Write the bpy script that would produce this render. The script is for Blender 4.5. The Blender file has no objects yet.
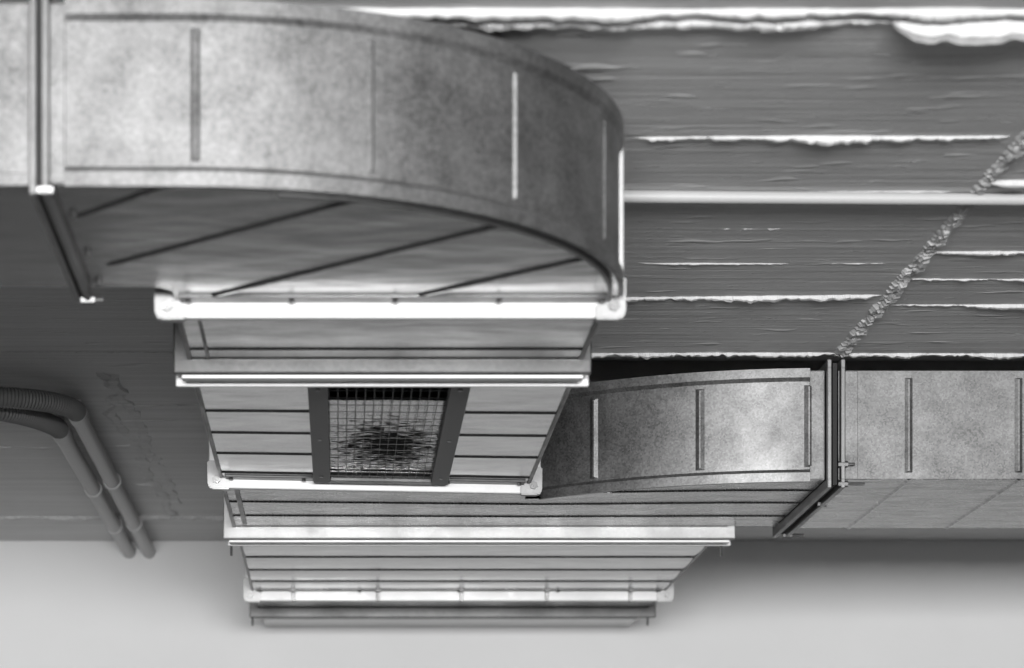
import bpy, bmesh, math, random
from mathutils import Vector, noise, Matrix

# ------------------------------------------------------------------ camera, world, light, exposure
SC = bpy.context.scene
COL = SC.collection
FPX = 2400.0                      # focal length in pixels of a 1024 px wide frame
CX, CY, CZ = 341.0, 931.0, 1.6    # foot of the optical axis in the frame, camera height
cam_d = bpy.data.cameras.new('camera')
cam_d.sensor_width = 36.0
cam_d.lens = FPX / 1024 * 36
cam_d.shift_x = (512 - CX) / 1024
cam_d.shift_y = (CY - 334) / 1024
cam_d.dof.use_dof = True
cam_d.dof.focus_distance = 7.3
cam_d.dof.aperture_fstop = 2.8
cam = bpy.data.objects.new('camera', cam_d)
cam.location = (0, 0, CZ)
cam.rotation_euler = (math.radians(90), 0, 0)
COL.objects.link(cam)
SC.camera = cam

W = bpy.data.worlds.new('world'); SC.world = W; W.use_nodes = True
W.node_tree.nodes['Background'].inputs[0].default_value = (1, 1, 1, 1)
W.node_tree.nodes['Background'].inputs[1].default_value = 0.022

def area(name, loc, target, sx, sy, power):
    d = bpy.data.lights.new(name, 'AREA'); d.shape = 'RECTANGLE'; d.size = sx; d.size_y = sy; d.energy = power
    o = bpy.data.objects.new(name, d); COL.objects.link(o); o.location = loc
    v = Vector(target) - Vector(loc)
    o.rotation_euler = v.to_track_quat('-Z', 'Y').to_euler()
    return o
area('window_daylight', (0.2, -4.5, 2.18), (0.6, 7.0, 2.45), 5.0, 1.3, 1720)

SC.view_settings.view_transform = 'Standard'
SC.view_settings.look = 'None'
SC.view_settings.gamma = 1
SC.view_settings.use_curve_mapping = False
SC.view_settings.exposure = 0.0
SC.cycles.max_bounces = 8

R = random.Random(7)

# ------------------------------------------------------------------ materials
def new_mat(name):
    m = bpy.data.materials.new(name); m.use_nodes = True
    nt = m.node_tree
    return m, nt, nt.nodes['Principled BSDF']

def g(v): return (v, v, v, 1)

def noise_node(nt, scale, stretch=(1, 1, 1), detail=4, rough=.6):
    tc = nt.nodes.new('ShaderNodeTexCoord')
    mp = nt.nodes.new('ShaderNodeMapping'); mp.inputs['Scale'].default_value = stretch
    n = nt.nodes.new('ShaderNodeTexNoise'); n.inputs['Scale'].default_value = scale
    n.inputs['Detail'].default_value = detail; n.inputs['Roughness'].default_value = rough
    nt.links.new(tc.outputs['Object'], mp.inputs[0]); nt.links.new(mp.outputs[0], n.inputs['Vector'])
    return n

def remap(nt, sock, a, b, lo, hi):
    r = nt.nodes.new('ShaderNodeMapRange'); r.clamp = True
    for k, v in zip((1, 2, 3, 4), (a, b, lo, hi)): r.inputs[k].default_value = v
    nt.links.new(sock, r.inputs[0]); return r.outputs[0]

def math2(nt, op, a, b):
    m = nt.nodes.new('ShaderNodeMath'); m.operation = op
    for i, s in enumerate((a, b)):
        if isinstance(s, (int, float)): m.inputs[i].default_value = s
        else: nt.links.new(s, m.inputs[i])
    return m.outputs[0]

def bump(nt, p, sock, strength, dist):
    b = nt.nodes.new('ShaderNodeBump'); b.inputs['Strength'].default_value = strength; b.inputs['Distance'].default_value = dist
    nt.links.new(sock, b.inputs['Height']); nt.links.new(b.outputs[0], p.inputs['Normal']); return b

def gal(name, base, rough, metallic=1.0, spangle=.12, streak=(1, 1, 1), big=.08, bumpd=.0006, spscale=90):
    m, nt, p = new_mat(name)
    p.inputs['Metallic'].default_value = metallic
    v = nt.nodes.new('ShaderNodeTexVoronoi'); v.inputs['Scale'].default_value = spscale
    tc = nt.nodes.new('ShaderNodeTexCoord'); nt.links.new(tc.outputs['Object'], v.inputs['Vector'])
    bw = nt.nodes.new('ShaderNodeRGBToBW'); nt.links.new(v.outputs['Color'], bw.inputs[0])
    n2 = noise_node(nt, 9, streak, 5, .65)
    a = remap(nt, bw.outputs[0], 0, 1, base - spangle, base + spangle)
    b = remap(nt, n2.outputs[0], .3, .7, -big, big)
    c = math2(nt, 'ADD', a, b)
    cb = nt.nodes.new('ShaderNodeCombineColor')
    for i in range(3): nt.links.new(c, cb.inputs[i])
    nt.links.new(cb.outputs[0], p.inputs['Base Color'])
    r1 = remap(nt, bw.outputs[0], 0, 1, rough - .1 * rough, rough + .1 * rough)
    n3 = noise_node(nt, 6, streak, 4, .6)
    r2 = remap(nt, n3.outputs[0], .3, .7, -.18 * rough, .18 * rough)
    nt.links.new(math2(nt, 'ADD', r1, r2), p.inputs['Roughness'])
    n4 = noise_node(nt, 3.5, streak, 2, .5)
    bump(nt, p, n4.outputs[0], .5, bumpd * 8)
    return m

M = {}
M['side'] = gal('galvanised_spangle', .205, .50, .85, .062, (1, 1, 1), .055, .0006, 190)
M['flange_metal'] = gal('flange_zinc', .22, .45, .85, .02, (1, 1, 1), .02, .0001, 150)
M['bottom'] = gal('galvanised_sheet', .31, .20, .95, .008, (1, 2.5, 1), .05, .0005, 200)
M['sheet_dull'] = gal('darker_sheet', .20, .27, .92, .008, (1, 3.5, 1), .07, .0005, 200)  # darker sheet for the undersides of the junction and right duct
M['bright'] = gal('bright_zinc', .62, .45, .25, .02, (1, 1, 1), .02, .0001)
M['dullbar'] = gal('dull_zinc', .105, .42, .8, .012, (1, 1, 1), .012, .0001)
M['zinc'] = gal('mid_zinc', .34, .45, .5, .03, (1, 1, 1), .04, .0001)
M['bolt'] = gal('bolt_zinc', .2, .35, .9, .02, (1, 1, 1), .02, 0)
m, nt, p = new_mat('grey_painted_steel'); p.inputs['Base Color'].default_value = g(.13); p.inputs['Roughness'].default_value = .55; M['grey'] = m
m, nt, p = new_mat('dark_gasket'); p.inputs['Base Color'].default_value = g(.02); p.inputs['Roughness'].default_value = .8; M['dark'] = m
m, nt, p = new_mat('white_conduit'); p.inputs['Base Color'].default_value = g(.42); p.inputs['Roughness'].default_value = .45; M['white'] = m
m, nt, p = new_mat('grey_conduit'); p.inputs['Base Color'].default_value = g(.48); p.inputs['Roughness'].default_value = .5; M['conduit'] = m
m, nt, p = new_mat('dark_hose'); p.inputs['Base Color'].default_value = g(.16); p.inputs['Roughness'].default_value = .55; M['hose'] = m
m, nt, p = new_mat('wire'); p.inputs['Base Color'].default_value = g(.05); p.inputs['Roughness'].default_value = .5; p.inputs['Metallic'].default_value = .5; M['wire'] = m

# crumpled filter foil above the grille, with a noisy dark patch in its middle
m, nt, p = new_mat('filter_foil')
n = noise_node(nt, 26, (1.0, 2.4, 1), 8, .75)
n2 = noise_node(nt, 5, (1, 1.5, 1), 3, .6)
tc = nt.nodes.new('ShaderNodeTexCoord')
mp = nt.nodes.new('ShaderNodeMapping'); mp.inputs['Location'].default_value = (-.09, -.56, 0); mp.inputs['Scale'].default_value = (6.2, 2.7, 0)
nt.links.new(tc.outputs['Object'], mp.inputs[0])
ln = nt.nodes.new('ShaderNodeVectorMath'); ln.operation = 'LENGTH'; nt.links.new(mp.outputs[0], ln.inputs[0])
dist = math2(nt, 'ADD', ln.outputs['Value'], remap(nt, n.outputs[0], .35, .65, -.75, .75))
c = remap(nt, dist, .55, 1.0, .03, .95)
cb = nt.nodes.new('ShaderNodeCombineColor')
for i in range(3): nt.links.new(c, cb.inputs[i])
nt.links.new(cb.outputs[0], p.inputs['Base Color'])
p.inputs['Metallic'].default_value = .9; p.inputs['Roughness'].default_value = .2
bump(nt, p, n.outputs[0], .4, .0011)
nt.links.new(remap(nt, c, .1, .6, .85, .2), p.inputs['Roughness'])
nt.links.new(remap(nt, c, .1, .6, .0, .9), p.inputs['Metallic'])
p.inputs['Specular IOR Level'].default_value = .2
M['foil'] = m

# board-marked concrete, grain running along x
m, nt, p = new_mat('board_marked_concrete')
n1 = noise_node(nt, 3, (.25, 9, 1), 6, .65)
n2 = noise_node(nt, 2.2, (.5, 1, 1), 4, .6)
n3 = noise_node(nt, 7, (.35, 14, 1), 3, .6)
c = math2(nt, 'ADD', remap(nt, n1.outputs[0], .3, .7, .47, .62), remap(nt, n2.outputs[0], .3, .7, -.03, .03))
cb = nt.nodes.new('ShaderNodeCombineColor')
for i in range(3): nt.links.new(c, cb.inputs[i])
nt.links.new(cb.outputs[0], p.inputs['Base Color']); p.inputs['Roughness'].default_value = .6
n5 = noise_node(nt, 5, (1, 3.5, 1), 2, .5)
n6 = noise_node(nt, 13, (1, 4.5, 1), 3, .6)
fl = math2(nt, 'ADD', remap(nt, n5.outputs[0], .62, .74, 0, 1), remap(nt, n6.outputs[0], .64, .76, 0, .8))
h = math2(nt, 'ADD', math2(nt, 'MULTIPLY', n3.outputs[0], .35), math2(nt, 'MULTIPLY', fl, 1.0))
h = math2(nt, 'ADD', h, math2(nt, 'MULTIPLY', n1.outputs[0], .8))
bump(nt, p, h, .7, .008)
M['concrete'] = m
m, nt, p = new_mat('white_plaster'); p.inputs['Roughness'].default_value = .85
n1 = noise_node(nt, 1.5, (1, 1, 1), 4, .5)
c = remap(nt, n1.outputs[0], .3, .7, .76, .80)
cb = nt.nodes.new('ShaderNodeCombineColor')
for i in range(3): nt.links.new(c, cb.inputs[i])
nt.links.new(cb.outputs[0], p.inputs['Base Color']); M['plaster'] = m
m, nt, p = new_mat('floor_concrete'); p.inputs['Base Color'].default_value = g(.09); p.inputs['Roughness'].default_value = .6; M['floor'] = m

# ------------------------------------------------------------------ geometry helpers
def quad_box(bm, x0, x1, y0, y1, z0, z1):
    v = [bm.verts.new(c) for c in ((x0, y0, z0), (x1, y0, z0), (x1, y1, z0), (x0, y1, z0), (x0, y0, z1), (x1, y0, z1), (x1, y1, z1), (x0, y1, z1))]
    for f in ((3, 2, 1, 0), (4, 5, 6, 7), (0, 1, 5, 4), (1, 2, 6, 5), (2, 3, 7, 6), (3, 0, 4, 7)): bm.faces.new([v[i] for i in f])
    return v

def bevel_all(bm, w, seg=2):
    bmesh.ops.bevel(bm, geom=bm.edges[:], offset=w, segments=seg, affect='EDGES', profile=.5)

def box(x0, x1, y0, y1, z0, z1, bev=.0):
    bm = bmesh.new(); quad_box(bm, x0, x1, y0, y1, z0, z1)
    if bev: bevel_all(bm, bev)
    return bm

def join(*bms):
    out = bmesh.new()
    for b in bms:
        me = bpy.data.meshes.new('tmp'); b.to_mesh(me); out.from_mesh(me); bpy.data.meshes.remove(me); b.free()
    return out

def prism(poly, z0, z1):
    """closed plan polygon extruded in z"""
    bm = bmesh.new()
    a = [bm.verts.new((x, y, z0)) for x, y in poly]; b = [bm.verts.new((x, y, z1)) for x, y in poly]
    bm.faces.new(a[::-1]); bm.faces.new(b)
    n = len(poly)
    for i in range(n): bm.faces.new((a[i], a[(i + 1) % n], b[(i + 1) % n], b[i]))
    bmesh.ops.recalc_face_normals(bm, faces=bm.faces[:])
    return bm

def ribbon(path, t, z0, z1, out=1):
    """vertical sheet following a plan path, thickness t to the outside (left of travel * out)"""
    pts = [Vector((x, y, 0)) for x, y in path]; n = len(pts); bm = bmesh.new(); rows = []
    for i, q in enumerate(pts):
        d = (pts[min(i + 1, n - 1)] - pts[max(i - 1, 0)]).normalized()
        nn = Vector((-d.y, d.x, 0)) * out
        q2 = q + nn * t
        rows.append([bm.verts.new((q.x, q.y, z0)), bm.verts.new((q2.x, q2.y, z0)), bm.verts.new((q2.x, q2.y, z1)), bm.verts.new((q.x, q.y, z1))])
    for a, b in zip(rows, rows[1:]):
        for k in range(4): bm.faces.new((a[k], a[(k + 1) % 4], b[(k + 1) % 4], b[k]))
    bm.faces.new(rows[0]); bm.faces.new(rows[-1][::-1])
    bmesh.ops.recalc_face_normals(bm, faces=bm.faces[:])
    return bm

def sweep(path, radii, seg=12, cap=True):
    pts = [Vector(q) for q in path]; n = len(pts); bm = bmesh.new(); rings = []
    up = None
    for i, q in enumerate(pts):
        d = (pts[min(i + 1, n - 1)] - pts[max(i - 1, 0)]).normalized()
        if up is None: up = d.orthogonal().normalized()
        up = (up - d * up.dot(d)).normalized(); s = d.cross(up)
        r = radii[i] if isinstance(radii, (list, tuple)) else radii
        rings.append([bm.verts.new(q + (up * math.cos(2 * math.pi * k / seg) + s * math.sin(2 * math.pi * k / seg)) * r) for k in range(seg)])
    for a, b in zip(rings, rings[1:]):
        for k in range(seg): bm.faces.new((a[k], a[(k + 1) % seg], b[(k + 1) % seg], b[k]))
    if cap: bm.faces.new(rings[0][::-1]); bm.faces.new(rings[-1])
    bmesh.ops.recalc_face_normals(bm, faces=bm.faces[:])
    for f in bm.faces: f.smooth = len(f.verts) == 4
    return bm

def cyl(p0, p1, r, seg=12): return sweep([p0, p1], r, seg)

def warp(v):
    """the grille section was hung a little askew: shear its far end"""
    x, y, _ = v
    if y < 5.98 or y > 8.28: return
    w = (y - 5.98) / 1.47 if y < 7.45 else max(0, 1 - (y - 7.45) / .83)
    k = .10 * w
    if x <= .65: dx = x - .1
    else: dx = .55 * max(0, 1 - (x - .65) / .6)
    v.y += k * dx

def link(name, bm, mat, parent=None, smooth=False, dowarp=False):
    if dowarp:
        for v in bm.verts: warp(v.co)
    off = Vector((0, 0, 0)); q = parent
    while q is not None: off += q.location; q = q.parent
    if off.length:
        for v in bm.verts: v.co -= off
    if smooth:
        for f in bm.faces: f.smooth = True
    me = bpy.data.meshes.new(name); bm.to_mesh(me); bm.free()
    if any(p_.use_smooth for p_ in me.polygons): me.set_sharp_from_angle(angle=math.radians(32))
    o = bpy.data.objects.new(name, me); COL.objects.link(o)
    if isinstance(mat, (list, tuple)):
        for k in mat: me.materials.append(M[k])
    else: me.materials.append(M[mat])
    if parent is not None: o.parent = parent
    return o

def thing(name, label, cat, loc, group=None):
    o = bpy.data.objects.new(name, None); COL.objects.link(o); o.location = loc; o.empty_display_size = .1
    o['label'] = label; o['category'] = cat
    if group: o['group'] = group
    return o

def tag(o, label, cat, group=None):
    o['label'] = label; o['category'] = cat
    if group: o['group'] = group
    return o

# ------------------------------------------------------------------ the room
ZC = CZ + 1.799          # ceiling
YW = 11.07               # back wall
def struct(name, bm, mat): o = link(name, bm, mat); o['kind'] = 'structure'; return o

def ceil_y(py): return 1.799 * FPX / (CY - py)
def ceil_x(px, py): return (px - CX) * ceil_y(py) / FPX

def ridge(bm, path, hmin, hmax, w, seed, step=.007, lump=18, gaps=0.0, fl=.3, wobble=.006):
    """ragged cement fin hanging from the ceiling along a plan path of two points"""
    a, b = Vector((path[0][0], path[0][1], 0)), Vector((path[1][0], path[1][1], 0))
    L = (b - a).length; n = max(2, int(L / step)); d = (b - a) / L; nn = Vector((-d.y, d.x, 0)); rows = []
    for i in range(n + 1):
        s = L * i / n
        q = noise.noise(Vector((s * lump * .35, seed * 7.3, 0))) * .6 + noise.noise(Vector((s * lump * 1.7, seed * 3.1, 5))) * .3 + noise.noise(Vector((s * lump * 5, seed, 9))) * .2
        t = min(1, max(0, .5 + q * 1.1))
        if gaps and noise.noise(Vector((s * 2.3, seed * 1.7, 2))) < gaps - .5: t = -.5
        h = hmin + (hmax - hmin) * t
        wob = noise.noise(Vector((s * 2.0, seed, 1))) * wobble + noise.noise(Vector((s * 9, seed, 6))) * wobble * .5 + noise.noise(Vector((s * 30, seed, 3))) * .002
        e = min(1, s / .05, (L - s) / .05); h = -.001 + (h + .001) * e
        ww = w * (.6 + .6 * t) * (.25 + .75 * e)
        c = a + d * s + nn * wob
        jit = noise.noise(Vector((s * 45, seed, 4))) * fl
        rows.append([bm.verts.new((c.x - nn.x * ww * .35, c.y - nn.y * ww * .35, ZC + .004)),
                     bm.verts.new((c.x - nn.x * ww * (.22 + jit), c.y - nn.y * ww * (.22 + jit), ZC - h * .8)),
                     bm.verts.new((c.x + nn.x * ww * (.2 + jit), c.y + nn.y * ww * (.2 + jit), ZC - h)),
                     bm.verts.new((c.x + nn.x * ww * .6, c.y + nn.y * ww * .6, ZC + .004))])
    for p0, p1 in zip(rows, rows[1:]):
        for k in range(3): bm.faces.new((p0[k], p1[k], p1[k + 1], p0[k + 1]))

def ceil_line(bm, px0, px1, py0, py1, hmin, hmax, w, seed, **k):
    ridge(bm, [(ceil_x(px0, py0), ceil_y(py0)), (ceil_x(px1, py1), ceil_y(py1))], hmin, hmax, w, seed, **k)

bm = bmesh.new()
# the slab has an open slot above the duct from the right, its near edge broken off raggedly
SX0, SX1, SY0, SY1 = .50, 4.6, 7.525, 8.42
quad_box(bm, -6, 7, -3, SY0, ZC, ZC + .25)
quad_box(bm, -6, 7, SY1, YW + .2, ZC, ZC + .25)
quad_box(bm, -6, SX0, SY0, SY1, ZC, ZC + .25)
quad_box(bm, SX1, 7, SY0, SY1, ZC, ZC + .25)
quad_box(bm, SX0, SX1, SY0, SY1, ZC + .20, ZC + .25)
ceil_line(bm, 250, 2200, 10, 10, .007, .022, .022, 1, fl=.12)
ceil_line(bm, 380, 905, 21, 21, .004, .020, .025, 2)
ceil_line(bm, 888, 2200, 20, 21, .016, .064, .05, 3, lump=6, fl=.06)
ceil_line(bm, 1000, 2200, 34, 36, -.004, .014, .03, 33, lump=16)
ceil_line(bm, 630, 1012, 138, 136, .000, .022, .022, 4, lump=14)
ceil_line(bm, 980, 2200, 181, 181, .004, .016, .016, 5)
ceil_line(bm, 600, 960, 192, 192, .000, .004, .014, 15)
ceil_line(bm, 925, 2200, 252, 252, .004, .017, .02, 6)
ceil_line(bm, 900, 2200, 279, 279, -.002, .011, .016, 7)
ceil_line(bm, 885, 2200, 305, 305, .000, .014, .02, 8)
ceil_line(bm, 560, 884, 299, 295, .004, .020, .024, 9)
ceil_line(bm, 600, 900, 263, 264, -.004, .006, .012, 16)
ceil_line(bm, 690, 800, 229, 229, -.006, .009, .016, 26)
ceil_line(bm, 480, 845, 354, 353, .001, .019, .024, 10, lump=30)
ceil_line(bm, 838, 2200, 354, 355, .001, .016, .024, 11, lump=30)
# lumpy panel joint running away from the camera
for k in range(3):
    off = (k - 1) * 4
    ceil_line(bm, 1036 + off, 838 + off, 125, 357, -.004 + .003 * (k == 1), .016 + .006 * (k == 1), .03, 20 + k, lump=30)
ceil_line(bm, 1150, 1036, -20, 125, .006, .018, .05, 23, lump=30)
# the shaded left side
ceil_line(bm, -300, 236, 517, 516, .004, .026, .05, 12)
ceil_line(bm, -300, 60, 447, 447, .000, .012, .02, 13)
ceil_line(bm, 112, 138, 446, 445, .003, .010, .03, 14)
ceil_line(bm, 100, 190, 421, 420, .000, .008, .03, 17)
ceil_line(bm, 90, 200, 406, 405, .000, .008, .03, 18)
ceil_line(bm, -200, 240, 352, 352, .000, .006, .02, 19)
ceil_line(bm, 130, 165, 484, 484, .003, .012, .04, 27)
ceil_line(bm, 98, 172, 372, 516, -.002, .012, .06, 24, lump=25, wobble=.05)
ceil_line(bm, 112, 180, 372, 505, -.003, .010, .06, 25, lump=25, wobble=.05)
struct('ceiling', bm, 'concrete')
struct('wall_back', box(-6, 7, YW, YW + .2, 0, ZC), 'plaster')
struct('added_dark_band_1', box(-6, 7, YW - .012, YW, 0, 1.38), 'floor')          # dark band added out of frame to darken reflections on the duct undersides
bm = join(box(-2.3, -1.15, YW - .03, YW - .013, 0, 2.1, .004), box(-2.38, -2.3, YW - .06, YW - .013, 0, 2.18), box(-1.15, -1.07, YW - .06, YW - .013, 0, 2.18), box(-2.3, -1.15, YW - .06, YW - .013, 2.1, 2.18))
struct('added_dark_panel_1', bm, 'grey')                                            # unseen dark panel, added so the left undersides reflect something dark
struct('floor', box(-6, 7, -3, YW + .2, -.1, 0), 'floor')

# ------------------------------------------------------------------ duct building blocks
ZB, ZT = CZ + 1.4, CZ + 1.739        # underside and top of every duct
TH = .004

def grooved_panel(x0, x1, ya, yb, grooves, z=ZB, depth=-.004, w=.015, axis='y', belly=0.0):
    """underside sheet of a duct; folded-in creases across it"""
    prof = [(ya, 0)]
    gs = sorted(grooves)
    stops = [ya] + gs + [yb]
    for i in range(len(stops) - 1):
        a, b = stops[i], stops[i + 1]
        a2 = a + (w * .6 if i else 0); b2 = b - (w * .4 if i < len(stops) - 2 else 0)
        for t in (0.0, .25, .5, .75, 1.0):
            yy = a2 + (b2 - a2) * t
            if yy > prof[-1][0] + 1e-6: prof.append((yy, -belly * 4 * t * (1 - t)))
        if i < len(stops) - 2: prof.append((b, depth))
    bm = bmesh.new(); rows = []
    nx = 10
    for (yy, dz) in prof:
        if axis == 'y': lo = [bm.verts.new((x0 + (x1 - x0) * k / nx, yy, z + dz)) for k in range(nx + 1)]; hi = [bm.verts.new((x0 + (x1 - x0) * k / nx, yy, z + dz + TH)) for k in range(nx + 1)]
        else: lo = [bm.verts.new((yy, x0 + (x1 - x0) * k / nx, z + dz)) for k in range(nx + 1)]; hi = [bm.verts.new((yy, x0 + (x1 - x0) * k / nx, z + dz + TH)) for k in range(nx + 1)]
        rows.append((lo, hi))
    for (la, ha), (lb, hb) in zip(rows, rows[1:]):
        for k in range(nx):
            bm.faces.new((la[k], lb[k], lb[k + 1], la[k + 1])); bm.faces.new((ha[k], ha[k + 1], hb[k + 1], hb[k]))
        bm.faces.new((la[0], ha[0], hb[0], lb[0])); bm.faces.new((la[nx], lb[nx], hb[nx], ha[nx]))
    for lo, hi in (rows[0], rows[-1]):
        for k in range(nx): bm.faces.new((lo[k], lo[k + 1], hi[k + 1], hi[k]))
    bmesh.ops.recalc_face_normals(bm, faces=bm.faces[:])
    return bm

def flange_y(parent, x0, x1, y, t=.022, drop=.042, side=.045, mat='bright', corner=True, lip=True, dowarp=False, bolts=True, z0=ZB, z1=ZT, side_r=None, topw=.022, cleat=False):
    """rectangular flange frame in the plane y..y+t round a duct running along y"""
    xa, xb = x0 - side, x1 + (side if side_r is None else side_r); za, zb = z0 - drop, min(z1 + topw, ZC - .006)
    bev = .004
    fr = join(box(xa, xb, y, y + t, za, z0 + .001, bev), box(xa, xb, y, y + t, z1 - .001, zb, bev),
              box(xa, x0 + .001, y, y + t, z0 - .006, z1 + .006, bev), box(x1 - .001, xb, y, y + t, z0 - .006, z1 + .006, bev))
    f = link('flange', fr, mat, parent, dowarp=dowarp)
    if cleat:
        link('cleat', box(xa + .02, xb - .02, y + .006, y + t + .012, za - .012, za - .003, .002), 'bright', f, dowarp=dowarp)
    if lip:
        link('flange_lip', box(x0 + .012, x1 - .012, y - .045, y + .001, z0 - .007, z0 + .001, .002), 'dullbar', f, dowarp=dowarp)
        n = 5
        for i in range(n):
            xx = x0 + .03 + (x1 - x0 - .06) * i / (n - 1)
            link('screw', cyl((xx, y - .025, z0 - .013), (xx, y - .025, z0 - .005), .006, 8), 'bolt', f, dowarp=dowarp)
    if corner:
        for sx in (0, 1):
            xx = xa if sx == 0 else xb; sg = 1 if sx == 0 else -1
            L = [(-.003, .010), (.001, .002), (.010, -.004), (.066, -.004), (.066, drop * .72), (.052, drop * .78), (.040, drop * 1.0), (.034, drop + .02), (.030, drop + .05), (-.004, drop + .05)]
            pts = [(xx + sg * a, za + b) for a, b in L]
            bmc = bmesh.new()
            fa = [bmc.verts.new((a, y - .010, b)) for a, b in pts]; fb = [bmc.verts.new((a, y + t + .004, b)) for a, b in pts]
            bmc.faces.new(fa); bmc.faces.new(fb[::-1])
            for i in range(len(pts)): bmc.faces.new((fa[i], fa[(i + 1) % len(pts)], fb[(i + 1) % len(pts)], fb[i]))
            bmesh.ops.recalc_face_normals(bmc, faces=bmc.faces[:])
            bmesh.ops.bevel(bmc, geom=bmc.edges[:], offset=.004, segments=2, affect='EDGES')
            link('corner_bracket', bmc, 'zinc', f, dowarp=dowarp)
            bx, bz = xx + sg * .024, za + .024
            link('bolt', join(cyl((bx, y - .022, bz), (bx, y - .009, bz), .013, 6), cyl((bx, y - .030, bz), (bx, y - .02, bz), .006, 8)), 'bolt', f, dowarp=dowarp)
    elif bolts:
        for xx in (xa + .012, xb - .03):
            link('bolt', cyl((xx, y + t + .02, za - .030), (xx, y + t + .02, za + .012), .0045, 8), 'bolt', f, dowarp=dowarp)
    return f

def straight(name, label, x0, x1, ya, yb, grooves, group, front=None, back=None, hole=None, seams=True, lock=False, dowarp=False, belly=.0):
    t = thing(name, label, 'duct', ((x0 + x1) / 2, (ya + yb) / 2, ZB), group)
    if hole:
        hx0, hx1, hy0, hy1 = hole
        b = join(grooved_panel(x0, hx0, ya, yb, grooves), grooved_panel(hx1, x1, ya, yb, grooves),
                 box(hx0, hx1, ya, hy0, ZB, ZB + TH), box(hx0, hx1, hy1, yb, ZB, ZB + TH))
    else: b = grooved_panel(x0, x1, ya, yb, grooves, belly=belly)
    link('bottom_panel', b, 'bottom', t, dowarp=dowarp)
    link('top_panel', box(x0, x1, ya, yb, ZT - TH, ZT), 'side', t, dowarp=dowarp)
    for xs, d in ((x0, TH), (x1 - TH, TH)):
        link('side_panel', box(xs, xs + d, ya, yb, ZB + TH, ZT - TH), 'side', t, dowarp=dowarp)
    if seams:
        for xs in (x0 - .008, x1 - .004):
            link('corner_seam', box(xs, xs + .012, ya + .002, yb - .002, ZB - .005, ZB + .03, .003), 'dullbar', t, dowarp=dowarp)
        for xs in ((x0 + .040,) if lock else ()):
            link('lock_seam', box(xs, xs + .008, ya + .002, yb - .05, ZB - .005, ZB + .001, .002), 'dullbar', t, dowarp=dowarp)
    if front: flange_y(t, x0, x1, ya, dowarp=dowarp, **front)
    if back: flange_y(t, x0, x1, yb - back.get('t', .022), dowarp=dowarp, **back)
    return t

X0, X1 = -.368, .585
RUN = 'duct lengths of the run going to the back wall'

def vrib(bm, x, y, ang, w, z0, z1, h=.0045):
    """raised upright bead on a duct side; ang = direction along the wall in plan"""
    d = Vector((math.cos(ang), math.sin(ang), 0)); n = Vector((d.y, -d.x, 0)); c = Vector((x, y, 0))
    prof = [(-w / 2, -.001), (-w * .08, h), (w * .08, h), (w / 2, -.001)]
    lo = [bm.verts.new((c + d * a + n * b) + Vector((0, 0, z0))) for a, b in prof]
    hi = [bm.verts.new((c + d * a + n * b) + Vector((0, 0, z1))) for a, b in prof]
    for v in (lo[1], lo[2]): v.co.z += h
    for v in (hi[1], hi[2]): v.co.z -= h
    for k in range(4): bm.faces.new((lo[k], lo[(k + 1) % 4], hi[(k + 1) % 4], hi[k]))
    bm.faces.new(lo[::-1]); bm.faces.new(hi)
    bmesh.ops.recalc_face_normals(bm, faces=bm.faces[:])
    return bm

def hbead(p0, p1, w, h, z=ZB):
    """raised bead on an underside between two plan points"""
    a, b = Vector((*p0, 0)), Vector((*p1, 0)); d = (b - a).normalized(); n = Vector((-d.y, d.x, 0)); bm = bmesh.new()
    prof = [(-w / 2, .001), (-w * .25, -h), (w * .25, -h), (w / 2, .001)]
    A = [bm.verts.new(a + n * u + Vector((0, 0, z + q))) for u, q in prof]; B = [bm.verts.new(b + n * u + Vector((0, 0, z + q))) for u, q in prof]
    for v in (A[1], A[2]): v.co += d * .02
    for v in (B[1], B[2]): v.co -= d * .02
    for k in range(4): bm.faces.new((A[k], A[(k + 1) % 4], B[(k + 1) % 4], B[k]))
    bm.faces.new(A[::-1]); bm.faces.new(B)
    bmesh.ops.recalc_face_normals(bm, faces=bm.faces[:])
    return bm

def flange_x(parent, y0, y1, x, t, drop, mat, bolts=()):
    """flange frame round a duct running along x, in the plane x..x+t"""
    ya, yb = y0 - drop, y1 + drop; za, zb = ZB - drop, min(ZT + drop, ZC - .006); bev = .003
    f = link('flange', join(box(x, x + t, ya, yb, za, ZB + .001, bev), box(x, x + t, ya, yb, ZT - .001, zb, bev),
             box(x, x + t, ya, y0 + .001, ZB - .006, ZT + .006, bev), box(x, x + t, y1 - .001, yb, ZB - .006, ZT + .006, bev)), mat, parent)
    for (yy, zz, dx) in bolts:
        link('bolt', join(cyl((x - .008, yy, zz), (x + t + .008, yy, zz), .010, 6), cyl((x - abs(min(dx, 0)), yy, zz), (x + t + max(dx, 0), yy, zz), .005, 8)), 'bolt', f)
    return f

# ------------------------------------------------------------------ near duct: coming from the left
YA, YAB = 4.50, 5.217
XA = -.562
t = thing('ventilation_duct', 'blurred straight galvanised duct entering at the left edge', 'duct', (-1.2, (YA + YAB) / 2, ZB), 'straight lengths of side duct')
xl = -2.0
link('bottom_panel', grooved_panel(YA, YAB, xl, XA, [-1.75, -1.3, -.80], axis='x', w=.02, depth=-.005), 'bottom', t)
link('front_panel', box(xl, XA, YA, YA + TH, ZB + TH, ZT - TH), 'side', t)
link('back_panel', box(xl, XA, YAB - TH, YAB, ZB + TH, ZT - TH), 'side', t)
link('top_panel', box(xl, XA, YA, YAB, ZT - TH, ZT), 'side', t)
for xx in (-1.6, -1.15): link('side_rib', vrib(bmesh.new(), xx, YA, 0, .02, ZB + .04, ZT - .04), 'side', t)
link('edge_seam', box(xl, XA, YA - .006, YA + .001, ZB - .004, ZB + .02, .002), 'side', t)
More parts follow.
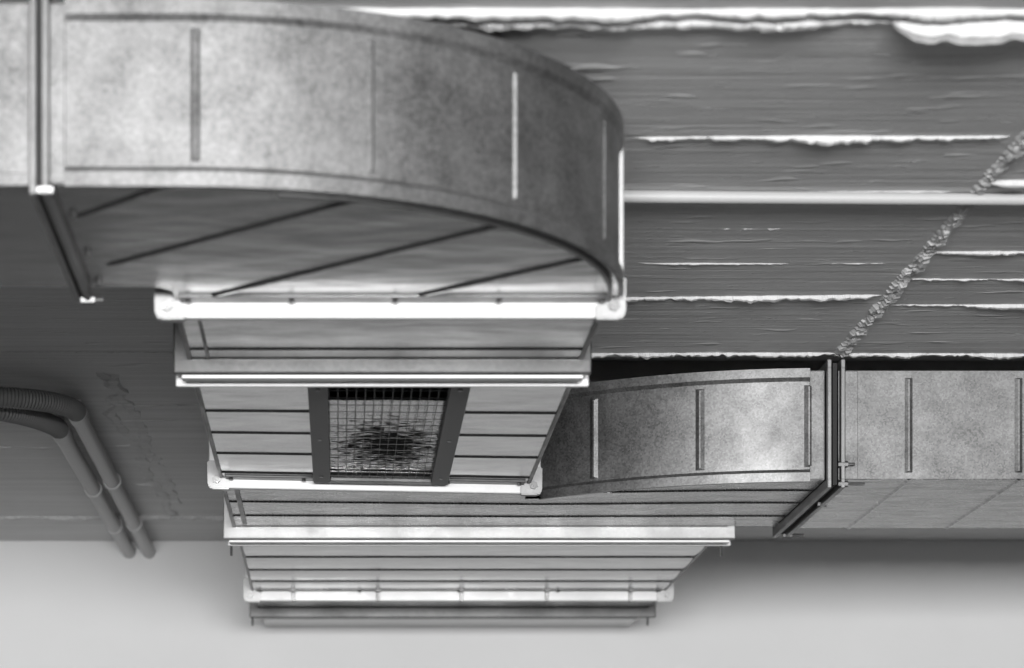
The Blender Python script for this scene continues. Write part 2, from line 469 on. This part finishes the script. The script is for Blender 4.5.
flange_x(t, YA, YAB, XA - .020, .014, .026, 'flange_metal')

# ------------------------------------------------------------------ near elbow
def arc(cx, cy, ax, ay, a0, a1, n):
    return [(cx + ax * math.sin(math.radians(a0 + (a1 - a0) * i / n)), cy - ay * math.cos(math.radians(a0 + (a1 - a0) * i / n))) for i in range(n + 1)]
YF1 = 5.325
outer = [(XA, YA), (-.42, YA)] + arc(-.305, 5.30, .915, .80, 0, 90, 40) + [(.61, YF1)]
throat = [(X0, YF1)] + [(-.42 + .052 * math.cos(math.radians(a)), 5.269 - .052 * math.sin(math.radians(a))) for a in (0, 20, 40, 60, 80, 90)] + [(XA, YAB)]
elb = thing('duct_elbow', 'large curved galvanised elbow nearest the camera, upper left', 'duct elbow', (0, 4.95, ZB), 'duct elbows')
def elbow_sheet(poly, z): return prism(poly, z, z + TH)
poly = outer + throat
link('bottom_panel', elbow_sheet(poly, ZB), 'bottom', elb)
link('top_panel', elbow_sheet(poly, ZT - TH), 'side', elb)
b = ribbon(outer, -TH, ZB + TH, ZT - TH, -1)
for f in b.faces: f.smooth = abs(f.normal.z) < .5
link('outer_panel', b, 'side', elb)
link('inner_panel', ribbon(throat[:-1], TH, ZB + TH, ZT - TH, 1), 'side', elb)
def seam_band(path, prof, out):
    """band following a plan path; prof = (distance outward, z) points"""
    pts = [Vector((x, y, 0)) for x, y in path]; n = len(pts); bm = bmesh.new(); rows = []
    for i, q in enumerate(pts):
        d = (pts[min(i + 1, n - 1)] - pts[max(i - 1, 0)]).normalized(); nn = Vector((-d.y, d.x, 0)) * out
        rows.append([bm.verts.new(q + nn * a + Vector((0, 0, z))) for a, z in prof])
    m_ = len(prof)
    for a, b in zip(rows, rows[1:]):
        for k in range(m_): bm.faces.new((a[k], a[(k + 1) % m_], b[(k + 1) % m_], b[k]))
    bm.faces.new(rows[0]); bm.faces.new(rows[-1][::-1])
    bmesh.ops.recalc_face_normals(bm, faces=bm.faces[:])
    for f in bm.faces: f.smooth = len(f.verts) == 4
    return bm
def edge_seam(path, parent, low=.034, d=.010, mat='side', out=-1):
    link('edge_seam', seam_band(path, [(-.002, ZB - .006), (d, ZB - .006), (d, ZB + low - .012), (-.001, ZB + low)], out), mat, parent)
    link('edge_seam', seam_band(path, [(-.002, ZT + .006), (d, ZT + .006), (d, ZT - low + .012), (-.001, ZT - low)], out), mat, parent)
edge_seam([(XA + .045, YA), (-.42, YA)] + arc(-.305, 5.30, .915, .80, 0, 88, 40), elb)
# inner hem strip under the curved edge
b = ribbon(arc(-.305, 5.30, .89, .775, 12, 86, 36), .010, ZB - .010, ZB + .001, -1)
link('hem_strip', b, 'dullbar', elb)
for a, w in ((2.0, .020), (23.3, .016), (45.2, .014), (69, .014)):
    s, c_ = math.sin(math.radians(a)), math.cos(math.radians(a))
    px, py = -.305 + .915 * s, 5.30 - .8 * c_
    ang = math.atan2(.8 * s, .9 * c_)
    link('side_rib', vrib(bmesh.new(), px, py, ang, w, ZB + .042, ZT - .045), 'side', elb)
link('edge_strip', box(XA + .002, XA + .045, YA - .004, YA + .001, ZB + .002, ZT - .002, .0015), 'side', elb)
def pb(px, py): return ((px - CX) / (CY - py) * 1.4, 1.4 * FPX / (CY - py))
for q0, q1 in (((76, 218), (172, 184)), ((106, 266), (362, 199)), ((206, 297), (516, 222)), ((416, 296), (597, 256))):
    link('stiffening_bead', hbead(pb(*q0), pb(*q1), .017, .005), 'bottom', elb)
flange_y(elb, X0, .608, YF1, t=.024, drop=.040, side=.042, mat='bright', side_r=.020)
link('gasket', box(X0 - .02, .61, YF1 + .025, YF1 + .034, ZB - .03, ZT + .02), 'dark', elb)
flange_x(elb, YA, YAB, XA + .003, .014, .026, 'flange_metal', bolts=((YA - .018, ZB - .016, .006), (YAB + .02, ZB - .022, .026)))
link('gasket', box(XA - .004, XA + .003, YA - .02, YAB + .02, ZB - .02, ZT + .02), 'dark', elb)
for yy in (4.68, 4.95, 5.17):
    link('screw', cyl((XA + .04, yy, ZB - .010), (XA + .04, yy, ZB + .001), .007, 8), 'bolt', elb)

# ------------------------------------------------------------------ run to the back wall
GREY = dict(t=.030, drop=.036, side=.042, side_r=.028, mat='dullbar', corner=False, lip=False, bolts=False, cleat=True)
REAR = dict(t=.014, drop=.050, side=.042, side_r=.030, mat='bright', corner=False, lip=False, bolts=False)
YF2 = 5.864
s2 = straight('ventilation_duct', 'short galvanised duct length right behind the large elbow', X0, X1, YF1 + .035, YF2 + .030, [5.77], RUN,
              back=GREY, lock=True)
YG = YF2 + .085
YF3 = 7.45
HX0, HX1 = -.040, .285
s3 = straight('ventilation_duct', 'galvanised duct length with the mesh grille in its underside', X0, X1, YG, YF3 + .022, [6.47, 6.76, 7.06, 7.36], RUN,
              front=REAR, back=dict(t=.022, drop=.034, side=.040, mat='bright'), hole=(HX0, HX1, 6.06, 7.33), dowarp=True)
link('gasket', box(X0 - .02, X1 + .02, YF2 + .032, YG - .001, ZB - .012, ZT + .02), 'dark', s2)

# grille
gr = thing('ventilation_grille', 'square wire mesh grille in a dark grey frame under the duct', 'grille', (.122, 6.75, ZB))
FX0, FX1 = -.085, .330
gz0, gz1 = ZB - .020, ZB - .0065
for xa, xb in ((FX0, HX0 + .006), (HX1 - .006, FX1)):
    fb = link('frame_bar', box(xa, xb, 6.02, 7.41, gz0, gz1, .002), 'grey', gr, dowarp=True)
    for yy in (6.12, 6.75, 7.3):
        xm = (xa + xb) / 2
        link('screw', cyl((xm, yy, gz0 - .003), (xm, yy, gz0 + .001), .006, 8), 'bolt', fb, dowarp=True)
link('frame_bar', box(HX0 + .007, HX1 - .007, 7.37, 7.41, gz0, gz1, .002), 'dullbar', gr, dowarp=True)
link('frame_bar', box(HX0 + .007, HX1 - .007, 6.02, 6.07, gz0, gz1, .002), 'grey', gr, dowarp=True)
wm = []
for i in range(14):
    xx = HX0 + .008 + (HX1 - HX0 - .016) * i / 13
    wm.append(sweep([(xx, 6.06 + 1.32 * k / 8, ZB - .010) for k in range(9)], .0010, 6))
for i in range(16):
    yy = 6.09 + 1.27 * i / 15
    wm.append(sweep([(HX0 + .002 + (HX1 - HX0 - .004) * k / 6, yy, ZB - .010) for k in range(7)], .0010, 6))
link('wire_mesh', join(*wm), 'wire', gr, dowarp=True)
bm = bmesh.new(); nx, ny = 60, 150; rows = []
for j in range(ny + 1):
    row = []
    for i in range(nx + 1):
        x = HX0 + .002 + (HX1 - HX0 - .004) * i / nx; y = 6.36 + .967 * j / ny
        z = ZB + .0065 + .0012 * noise.noise(Vector((x * 22, y * 26, 0))) + .0006 * noise.noise(Vector((x * 55, y * 70, 3)))
        row.append(bm.verts.new((x, y, z)))
    rows.append(row)
for a, b in zip(rows, rows[1:]):
    for i in range(nx): bm.faces.new((a[i], b[i], b[i + 1], a[i + 1]))
ex = bmesh.ops.solidify(bm, geom=bm.faces[:], thickness=-.003)
link('filter_pad', bm, 'foil', gr, smooth=True, dowarp=True)

# branch junction: joins the run with the duct from the right
YB, YBB = 7.45, 8.337
XB = 1.50
YF4 = 8.30
jn = thing('duct_junction', 'galvanised branch elbow joining the right duct to the run', 'duct junction', (.6, 7.9, ZB), 'duct elbows')
def barc(r, a0, a1, n): return [(1.5 - r * math.sin(math.radians(a0 + (a1 - a0) * i / n)), 8.80 - r * math.cos(math.radians(a0 + (a1 - a0) * i / n))) for i in range(n + 1)]
bouter = [(XB, YB)] + barc(1.35, 0, 39.5, 26)[1:]
XL4 = -.368
# underside: cut into bands by creases across it
gs = [7.62, 7.84, 8.09]
front_edge = [(XL4, YF3 + .03), (X1, YF3 + .03)] + [q for q in bouter[::-1] if q[0] > X1 + .02]
def y_front(x):
    if x <= X1: return YF3 + .03
    pts = sorted(bouter)
    for a, b in zip(pts, pts[1:]):
        if a[0] <= x <= b[0]: return a[1] + (b[1] - a[1]) * (x - a[0]) / (b[0] - a[0])
    return bouter[-1][1] if x < bouter[-1][0] else YB
def junction_sheet(z, beads, depth=-.004, w=.015, t=.003):
    bm = bmesh.new(); xs = [XL4 + (XB - XL4) * k / 120 for k in range(121)]; cols = []
    prof = []
    for gq in beads: prof += [(gq - w * .4, 0), (gq, depth), (gq + w * .6, 0)]
    prof.append((YBB - .035, 0))
    for x in xs:
        yf = y_front(x); lo = [(yf, z)]
        for k, (yy, dz) in enumerate(prof):
            lo.append((max(yy, yf + .0004 * (k + 1)), z + (dz if yy > yf else 0)))
        cols.append(([bm.verts.new((x, y, q)) for y, q in lo], [bm.verts.new((x, y, z + t)) for y, q in lo]))
    for (la, ha), (lb, hb) in zip(cols, cols[1:]):
        n = len(la)
        for k in range(n - 1):
            bm.faces.new((la[k], la[k + 1], lb[k + 1], lb[k])); bm.faces.new((ha[k], hb[k], hb[k + 1], ha[k + 1]))
        bm.faces.new((la[0], lb[0], hb[0], ha[0])); bm.faces.new((la[-1], ha[-1], hb[-1], lb[-1]))
    for lo, hi in (cols[0], cols[-1][::1]):
        bm.faces.new(lo + hi[::-1])
    bmesh.ops.recalc_face_normals(bm, faces=bm.faces[:])
    return bm
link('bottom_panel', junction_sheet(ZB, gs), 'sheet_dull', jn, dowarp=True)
link('top_panel', junction_sheet(ZT - .003, []), 'side', jn, dowarp=True)
b = ribbon(bouter, -TH, ZB + TH, ZT - TH, 1)
for f in b.faces: f.smooth = abs(f.normal.z) < .5
link('outer_panel', b, 'side', jn)
edge_seam([(XB - .045, YB)] + barc(1.35, 3, 39, 26), jn, out=1)
link('edge_strip', box(XB - .045, XB - .003, YB - .005, YB + .001, ZB + .002, ZT - .002, .0015), 'side', jn)
for px in (1.462, 1.122, .805):
    a = math.asin((1.5 - px) / 1.35); py = 8.80 - 1.35 * math.cos(a)
    if px > 1.4: px -= .01
    link('side_rib', vrib(bmesh.new(), px, py - .003, -a, .028, ZB + .04, ZT - .045, .0055), 'side', jn)
link('side_panel', box(XL4, XL4 + TH, YF3 + .024, YF4, ZB + TH, ZT - TH), 'side', jn, dowarp=True)
link('back_panel', box(1.34, XB, YBB - TH, YBB, ZB + TH, ZT - TH), 'side', jn)
link('corner_seam', box(XL4 - .008, XL4 + .004, YF3 + .03, YF4, ZB - .005, ZB + .03, .003), 'dullbar', jn, dowarp=True)
link('lock_seam', box(XL4 + .030, XL4 + .045, YF3 + .03, YF4 - .06, ZB - .006, ZB + .001, .002), 'dullbar', jn, dowarp=True)
XR5 = 1.345
flange_y(jn, -.368, 1.335, YF4, t=.028, drop=.043, side=.040, side_r=.030, mat='zinc', corner=False, lip=False, bolts=False, cleat=True)
bl = ((YB - .022, ZB - .015, -.03), (YB + .25, ZB - .02, -.02), (YB + .55, ZB - .02, -.02), (YBB + .01, ZB - .022, .03), (YB - .02, ZT - .02, -.02))
flange_x(jn, YB, YBB, XB + .004, .014, .030, 'flange_metal', bolts=())
link('gasket', box(XB + .023, XB + .036, YB - .018, YBB + .02, ZB - .018, ZT + .02), 'dark', jn)

# duct from the right
br = thing('ventilation_duct', 'straight galvanised side duct running out at the right edge', 'duct', (2.6, 7.9, ZB), 'straight lengths of side duct')
xr0, xr1 = XB + .044, 4.6
ribs = [1.762, 2.103, 2.60, 3.10, 3.60, 4.1]
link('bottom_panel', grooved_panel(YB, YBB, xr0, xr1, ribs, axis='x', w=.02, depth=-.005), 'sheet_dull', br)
link('front_panel', box(xr0, xr1, YB, YB + TH, ZB + TH, ZT - TH), 'side', br)
link('back_panel', box(xr0, xr1, YBB - TH, YBB, ZB + TH, ZT - TH), 'side', br)
link('top_panel', box(xr0, xr1, YB, YBB, ZT - TH, ZT), 'side', br)
for xx in ribs: link('side_rib', vrib(bmesh.new(), xx, YB, 0, .028, ZB + .022, ZT - .022, .0055), 'side', br)
link('edge_strip', box(xr0 + .018, xr0 + .06, YB - .004, YB + .001, ZB + .002, ZT - .002, .0015), 'side', br)
fx = flange_x(br, YB, YBB, XB + .046, .014, .030, 'flange_metal',
         bolts=((YB - .022, ZB + .045, .03), (YB - .022, ZB - .016, .06), (YB + .3, ZB - .02, .01), (YBB + .015, ZB - .022, .05)))

# beyond the junction
s5 = straight('ventilation_duct', 'wide galvanised duct length with clipped white flange, low in the picture', X0 + .008, XR5 - .02, YF4 + .075, 9.87, [8.62, 8.98, 9.30, 9.6], RUN,
              front=dict(t=.012, drop=.056, side=.036, mat='bright', corner=False, lip=False, bolts=True),
              back=dict(t=.022, drop=.046, side=.036, mat='bright'), belly=.004)
link('gasket', box(X0 - .02, XR5 + .02, YF4 + .030, YF4 + .073, ZB - .014, ZT + .02), 'dark', jn)
fl5 = [o for o in s5.children if o.name.startswith('flange')][-1]
for px in (293, 378, 462, 548, 632):
    xx = (px - CX) / (CY - 597) * 1.362 * 1.0 / 1.0
    cl = join(box(xx - .010, xx + .010, 9.80, 9.846, ZB - .012, ZB - .004, .002), box(xx - .007, xx + .007, 9.838, 9.85, ZB - .048, ZB - .006, .002))
    link('flange_clip', cl, 'flange_metal', fl5)
s6 = straight('ventilation_duct', 'narrow strip of wide galvanised duct behind the clipped flange', X0 + .008, XR5 - .02, 9.885, 10.40, [10.05], RUN, seams=False,
              back=dict(t=.026, drop=.044, side=.036, mat='dullbar', corner=False, lip=False, bolts=True))
s7 = straight('ventilation_duct', 'last galvanised duct length meeting the white back wall', X0 + .02, XR5 - .02, 10.415, YW - .003, [10.75], RUN, seams=False)

# ------------------------------------------------------------------ pipe on the ceiling to the right
pz = ZC - .0165
pl = []
for k in range(60):
    u = k / 59; px = 560 + u * 1640
    Y = 5.82 + .10 * u
    pl.append(((px - CX) * Y / FPX, Y, pz))
pp = thing('ceiling_pipe', 'thin white pipe running along the concrete ceiling to the right', 'pipe', (1.2, 5.73, pz))
link('tube', sweep(pl, [.0155 - .002 * min(1, k / 20) for k in range(60)], 14), 'white', pp)

# ------------------------------------------------------------------ conduits on the left
def cp(px, py, h):   # pixel to a point at height h above the camera
    Y = h * FPX / (CY - py); return Vector(((px - CX) * Y / FPX, Y, CZ + h))
hp = 1.747; rr = .030
def conduit(name, label, px0, py0, px1, group):
    a = cp(px0, py0, hp); x1 = (px1 - CX) * 11.0 / FPX
    b = Vector((x1, YW - .001, a.z))
    t = thing(name, label, 'conduit', a, group)
    link('tube', cyl(a, b, rr, 20), 'conduit', t, smooth=False)
    for f in (0.02, .42, .74):
        c0 = a.lerp(b, f); d = (b - a).normalized()
        link('coupling' if f < .1 else 'pipe_clamp', join(cyl(c0 - d * (.05 if f < .1 else .018), c0 + d * (.05 if f < .1 else .018), rr + .005, 20), box(c0.x - .012, c0.x + .012, c0.y - .012, c0.y + .012, c0.z + rr, ZC - .001, .002)), 'conduit', t)
    return a, (b - a).normalized()
a1, d1 = conduit('conduit_pipe', 'right one of the twin grey conduits going to the wall', 76, 411, 148, 'rigid grey conduits')
a2, d2 = conduit('conduit_pipe', 'left one of the twin grey conduits going to the wall', 59, 429, 128, 'rigid grey conduits')
def bez(p0, p1, p2, p3, n):
    return [p0 * (1 - u) ** 3 + p1 * 3 * u * (1 - u) ** 2 + p2 * 3 * u * u * (1 - u) + p3 * u ** 3 for u in (i / n for i in range(n + 1))]
def hose(label, a, d, px, py, reach):
    e = cp(px, py, hp - .008)
    path = bez(a + d * .02, a - d * reach, Vector((a.x - .10, e.y + .03, e.z)), e, 600)
    far = e + (e - path[-10]).normalized() * .9
    path += [e.lerp(far, k / 500) for k in range(1, 501)]
    s = 0; rad = [rr]
    for p0, p1 in zip(path, path[1:]):
        s += (p1 - p0).length; rad.append(rr + .003 + .0018 * math.sin(s * 2 * math.pi / .011))
    t = link('flexible_conduit', sweep(path, rad, 16), 'hose')
    tag(t, label, 'hose', 'ribbed flexible hoses')
hose('nearer ribbed dark hose curving onto the right grey conduit', a1, d1, 0, 397, .10)
hose('farther ribbed dark hose curving onto the left grey conduit', a2, d2, 0, 411, .10)
